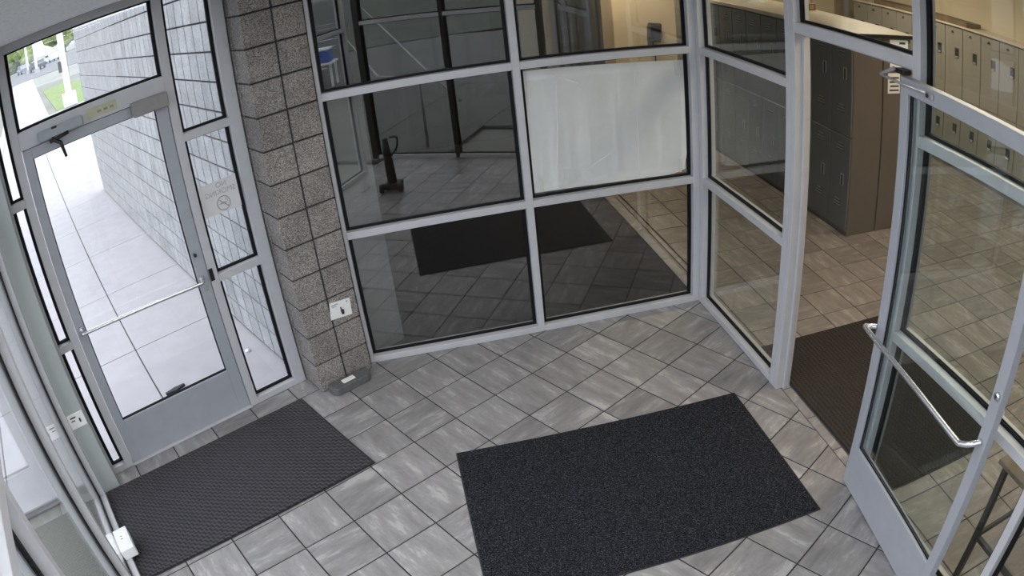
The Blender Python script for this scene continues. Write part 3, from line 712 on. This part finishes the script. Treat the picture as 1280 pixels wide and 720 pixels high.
# ------------------------------------------------------------------ black table against the lobby side of the fixed glass
tb = root('side_table', (.13, -3.50, 0), 0, label='black framed table with a brown top right behind the fixed glass', cat='table')
box('table_top', (-.01, -.10, .73), (.40, .57, .755), M['brown_top'], tb, .003)
for x, y in ((0, 0), (.36, 0), (0, .51), (.36, .51)): box('leg', (x, y, 0), (x + .03, y + .03, .73), M['blackmetal'], tb, .002)
box('stretcher', (.03, .518, .30), (.36, .538, .325), M['blackmetal'], tb, .002)
box('stretcher', (.008, .03, .30), (.028, .51, .325), M['blackmetal'], tb, .002)

# ------------------------------------------------------------------ black upright cleaner mirrored in the big glass (stands under the camera)
vc = root('floor_cleaner', (-2.03, -3.42, 0), .3, label='black upright floor cleaner standing under the camera, mirrored in the glass', cat='cleaner')
box('base', (-.10, -.12, .02), (.10, .08, .09), M['black'], vc, .03, 3)
tube('body', [(0, 0, .1), (0, .02, .25), (0, .04, .45), (0, .05, .62)], [.055, .055, .045, .03], M['black'], vc, 14)
tube('handle', curve_pts([(.03, .05, .40), (.12, .05, .50), (.14, .05, .62), (.06, .05, .63)]), .012, M['black'], vc)
for sx_ in (-.11, .11): tube('wheel', [(sx_ - .02, .08, .05), (sx_ + .02, .08, .05)], .05, M['black'], vc, 16)

# ------------------------------------------------------------------ outdoors
gw_ = bmesh.new()
rows = [(-60, -.09), (28, -.09), (60, .46), (120, 1.45), (200, 2.75), (400, 4.0)]
vg = {}
for i, (wv, z) in enumerate(rows):
    for j, sv in enumerate((-250, 250)):
        p = E0 + EU * sv + EN * wv; vg[i, j] = gw_.verts.new((p.x, p.y, z))
for i in range(len(rows) - 1): gw_.faces.new((vg[i, 0], vg[i, 1], vg[i+1, 1], vg[i+1, 0]))
ex = bmesh.ops.extrude_face_region(gw_, geom=list(gw_.faces)); bmesh.ops.translate(gw_, verts=[v for v in ex['geom'] if isinstance(v, bmesh.types.BMVert)], vec=(0, 0, -.5))
tag(link('ground', finish(gw_, 'ground'), None, M['field']), 'pale open ground outdoors', 'ground', kind='structure')
def ramp_z(x, y):
    wv = (Vector((x, y)) - E0).dot(EN)
    for (a, za), (b, zb) in zip(rows, rows[1:]):
        if a <= wv <= b: return za + (zb - za) * (wv - a) / (b - a)
    return -.09
# paving slabs by the street door, each its own slab
S0 = Vector((-4.45, .87)); SP = 1.52
pv = root('paving', (0, 0, 0), 0, label='pale concrete paving in square slabs outside the street door', cat='paving', kind='structure')
def slab_poly(i, j, gap=.006):
    o = []
    for a, b in ((i*SP+gap, j*SP+gap), ((i+1)*SP-gap, j*SP+gap), ((i+1)*SP-gap, (j+1)*SP-gap), (i*SP+gap, (j+1)*SP-gap)):
        p = S0 + EU * a + EN * b; o.append((p.x, p.y))
    return o
prism('joint_bed', [tuple(S0 + EU * a + EN * b) for a, b in ((-7*SP, -1*SP), (1.1*SP, -1*SP), (1.1*SP, 17*SP), (-7*SP, 17*SP))], -.085, -.04, M['soil'], pv)
shs = None
for i in range(-7, 2):
    for j in range(-1, 17):
        if i < -3 and j > 6: continue
        q = clip_poly(slab_poly(i, j), [(-EN.x, -EN.y, -(EN.dot(E0) + .115))])
        if len(q) < 3 or area(q) < .01: continue
        c = S0 + EU * (i + .5) * SP + EN * (j + .5) * SP
        prism('slab', q, -.07, -.025 + random.uniform(-.001, .001), M['concrete'], pv, .003)
bm = bmesh.new()
for i in range(-9, 10):
    for j in range(-12, 2):
        q = slab_poly(i, j); c = S0 + EU * (i + .5) * SP + EN * (j + .5) * SP
        inside_vest = all(nx * c.x + ny * c.y <= d + .3 for nx, ny, d in vest)
        if inside_vest or c.x > -.4 and c.y > -5.2 or (c - E0).dot(EN) > -.2 : continue
        q = clip_poly(q, [(0, 1, 5)])
        bm_prism(bm, q, -.07, -.03)
tag(link('paving_apron', finish(bm, 'paving_apron'), None, plain('grey_apron_concrete', (.11, .11, .10), .9, 0, .08, 3)), 'grey concrete apron in front of the building', 'paving', kind='stuff')
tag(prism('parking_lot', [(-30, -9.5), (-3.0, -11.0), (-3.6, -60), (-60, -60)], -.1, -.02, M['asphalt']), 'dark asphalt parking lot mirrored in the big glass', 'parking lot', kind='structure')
pl_ = bpy.data.objects['parking_lot']
for k in range(8): 
    y = -12.0 - 2.6 * k
    box('parking_line', (-9.0, y, -.02), (-3.4, y + .12, -.015), M['white'], pl_, 0)
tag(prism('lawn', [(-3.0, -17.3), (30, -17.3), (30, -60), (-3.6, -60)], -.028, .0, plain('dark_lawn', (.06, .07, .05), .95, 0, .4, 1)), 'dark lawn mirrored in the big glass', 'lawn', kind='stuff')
# concrete block wall running outward from the pier
WA = math.radians(121.3)
bw = root('wall_outer', (-2.865, .00, 0), WA, label='pale scored block wall running away outside the side pane', cat='wall', kind='structure')
box('core', (.0, -.20, -.05), (8.0, -.015, 3.25), M['mortar_out'], bw, 0)
bm = bmesh.new(); bm_box(bm, (.008, -.05, .007), (.193, 0, .1962)); me = finish(bm, 'block', .002); me.materials.append(M['block_out'])
far = bmesh.new()
for i in range(39):
    for j in range(16):
        if i < 20 and j < 14:
            o = link('block', me, bw); o.location = (.02 + i * .201, 0, j * .2032)
        else: bm_box(far, (.024 + i * .201, -.05, j * .2032 + .004), (.217 + i * .201, 0, j * .2032 + .1992))
tag(link('far_blocks', finish(far, 'far_blocks'), bw, M['block_out']), kind='stuff')
# white column with its plinth at the far end of that wall
p = Vector((-2.865, 0.0)) + Vector((math.cos(WA), math.sin(WA))) * 8.15
col = root('column', (-15.7, 24.2, .0), R30, label='white column on a square plinth standing by the lawn beyond the outer block wall', cat='column')
box('shaft', (-.15, -.15, .6), (.15, .15, 5.5), M['white'], col, .02); box('plinth', (-.33, -.33, 0), (.33, .33, .6), M['white'], col, .02)
box('dark_box', (-.30, -.20, 1.6), (-.16, .0, 2.1), M['blackmetal'], col, .005)
# lawn, car park, cars, light poles and trees far outside
def ramp_patch(name, pts, mat, label, cat, kind, lift=.05, sub=10):
    bm = bmesh.new(); n_ = len(pts)
    a = [bm.verts.new((x, y, ramp_z(x, y) + lift)) for x, y in pts]; b = [bm.verts.new((x, y, ramp_z(x, y) + lift - .2)) for x, y in pts]
    bm.faces.new(a); bm.faces.new(b[::-1])
    for i in range(n_): bm.faces.new((a[i], b[i], b[(i+1) % n_], a[(i+1) % n_]))
    bmesh.ops.triangulate(bm, faces=list(bm.faces))
    return tag(link(name, finish(bm, name), None, mat), label, cat, kind=kind)
ramp_patch('lawn', [(-16.6, 24.4), (-12.0, 20.5), (-14.5, 30.0), (-24.3, 41.4), (-25.3, 39.6)], M['grass'], 'bright green lawn beyond the end of the outer wall', 'lawn', 'stuff', .03)
ramp_patch('path', [(-19.2, 22.8), (-16.9, 24.0), (-41.3, 67.3), (-45.8, 70.4)], M['concrete'], 'pale footpath leading away from the street door', 'path', 'structure', .02)
ramp_patch('car_park', [(-58, 70), (-30, 62), (-46, 112), (-80, 112)], plain('worn_asphalt', (.15, .15, .155), .9), 'grey far car park beyond the footpath', 'car park', 'structure', .05)
def car(x, y, rz, paint, label, L=4.6):
    r = root('car', (x, y, ramp_z(x, y) + .02), rz, label=label, cat='car', group='parked cars far outside')
    prof = [(-2.3, .35), (-2.3, .85), (-1.75, .98), (-1.1, 1.42), (.7, 1.45), (1.35, 1.0), (2.15, .9), (2.3, .6), (2.3, .35)]
    bm = bmesh.new(); A = [bm.verts.new((px, -.88, pz)) for px, pz in prof]; B = [bm.verts.new((px, .88, pz)) for px, pz in prof]
    bm.faces.new(A[::-1]); bm.faces.new(B)
    for i in range(len(prof)): j = (i + 1) % len(prof); bm.faces.new((A[i], A[j], B[j], B[i]))
    link('body', finish(bm, 'body', .05, 2), r, paint)
    for sy in (-1, 1): box('side_window', (-1.3, min(sy*.87, sy*.9), 1.0), (.95, max(sy*.87, sy*.9), 1.34), M['window_dark'], r, 0)
    for wx in (-1.4, 1.4):
        for sy in (-.8, .8): tube('wheel', [(wx, sy - .1, .33), (wx, sy + .1, .33)], .33, M['black'], r, 14)
car(-53.6, 98.0, 2.3, M['car_white'], 'white car parked furthest right in the lot seen through the transom pane')
car(-58.8, 96.5, 2.3, M['car_grey'], 'grey car parked beside the white car far outside')
car(-63.8, 95.0, 2.3, M['car_dark'], 'dark car parked at the left of the far lot')
car(-49.5, 84.5, 2.3, M['car_dark'], 'dark car parked nearer than the others in the far lot')
def pole(x, y, h, label):
    r = root('light_pole', (x, y, ramp_z(x, y)), 0, label=label, cat='pole', group='light poles by the far lot')
    box('shaft', (-.14, -.14, 0), (.14, .14, h), M['white'], r, .01); box('pole_base', (-.3, -.3, 0), (.3, .3, .7), M['concrete'], r, .02)
pole(-50.9, 84.0, 8, 'white light pole left in the transom view'); pole(-44.8, 75.5, 8, 'white light pole right in the transom view')
def tree(x, y, R_, label, seed, hgt=None):
    z = ramp_z(x, y); hgt = hgt or R_ * 1.2
    r = root('tree', (x, y, z), 0, label=label, cat='tree', group='trees beyond the far lot')
    tube('trunk', [(0, 0, 0), (0, 0, hgt)], [R_ * .1, R_ * .06], M['bark'], r, 8)
    rnd = random.Random(seed); bm = bmesh.new()
    for k in range(26):
        a = rnd.uniform(0, 2 * PI); rr = R_ * rnd.uniform(.1, .75); zz = hgt + R_ * rnd.uniform(-.45, .9)
        v = bmesh.ops.create_icosphere(bm, subdivisions=2, radius=R_ * rnd.uniform(.28, .45), matrix=Matrix.Translation((rr * math.cos(a), rr * math.sin(a), zz)))
        for q in v['verts']: q.co += Vector((rnd.uniform(-1, 1), rnd.uniform(-1, 1), rnd.uniform(-1, 1))) * R_ * .05
    link('crown', finish(bm, 'crown'), r, M['leaf'])
for k, (off, R_, nm) in enumerate(((-17, 4.6, 'tree at the far left of the transom view'), (-6, 5.0, 'tree left of the white car'), (5.5, 4.8, 'tree behind the white car'), (17, 4.8, 'tree at the right of the transom view beyond the cars'))):
    tree(-70.5 + .89 * off, 126 + .46 * off, R_, 'pale green ' + nm, k + 1, 4.0)
# small things on the slabs
dv = root('door_wedge', (-3.875, .115, -.024), math.radians(35), label='black rubber wedge lying on the concrete just outside the street door', cat='wedge')
prism('wedge', [(-.085, -.012), (-.03, -.02), (.0, -.032), (.03, -.02), (.085, -.008), (.085, .012), (.03, .018), (0, .024), (-.03, .018), (-.085, .012)], 0, .02, M['black'], dv, .003)
cc = root('cleanout_cap', (-3.33, .51, -.024), 0, label='small round white cap in the slab beside the outer wall', cat='cap')
tube('cap', [(0, 0, 0), (0, 0, .012)], .022, M['white'], cc, 16)
# table with a blue cooler in the parking lot (seen mirrored)
tbx = root('folding_table', (-3.3, -11.6, -.02), .2, label='white folding table on the asphalt, mirrored top left in the big glass', cat='table')
box('table_top', (-.35, -.3, .52), (.35, .3, .56), M['white'], tbx, .005)
for x, y in ((-.3, -.25), (.26, -.25), (-.3, .2), (.26, .2)): box('leg', (x, y, 0), (x + .05, y + .05, .52), M['white'], tbx, .004)
clr = root('cooler', (-3.3, -11.6, .54), .2, label='blue cooler standing on the white folding table, mirrored in the big glass', cat='cooler')
box('tub', (-.28, -.2, 0), (.28, .2, .28), M['blue'], clr, .03, 3); box('lid', (-.29, -.21, .28), (.29, .21, .32), M['white'], clr, .01)
# handrail outside the front glass (mirrored)
hr = root('handrail', (0, 0, 0), 0, label='thin grey handrail outside the front glass, mirrored as slanting lines', cat='handrail')
tube('rail', [(-1.5, -5.1, .9), (-2.05, -8.4, .5), (-2.95, -17.2, .5)], .022, M['closer'], hr)
tube('post', [(-1.5, -5.1, .9), (-1.5, -5.05, -.026)], .022, M['closer'], hr)
tube('rail', [(-.98, -5.26, .5), (-1.22, -8.5, .5), (-3.0, -38, .5)], .022, M['closer'], hr)
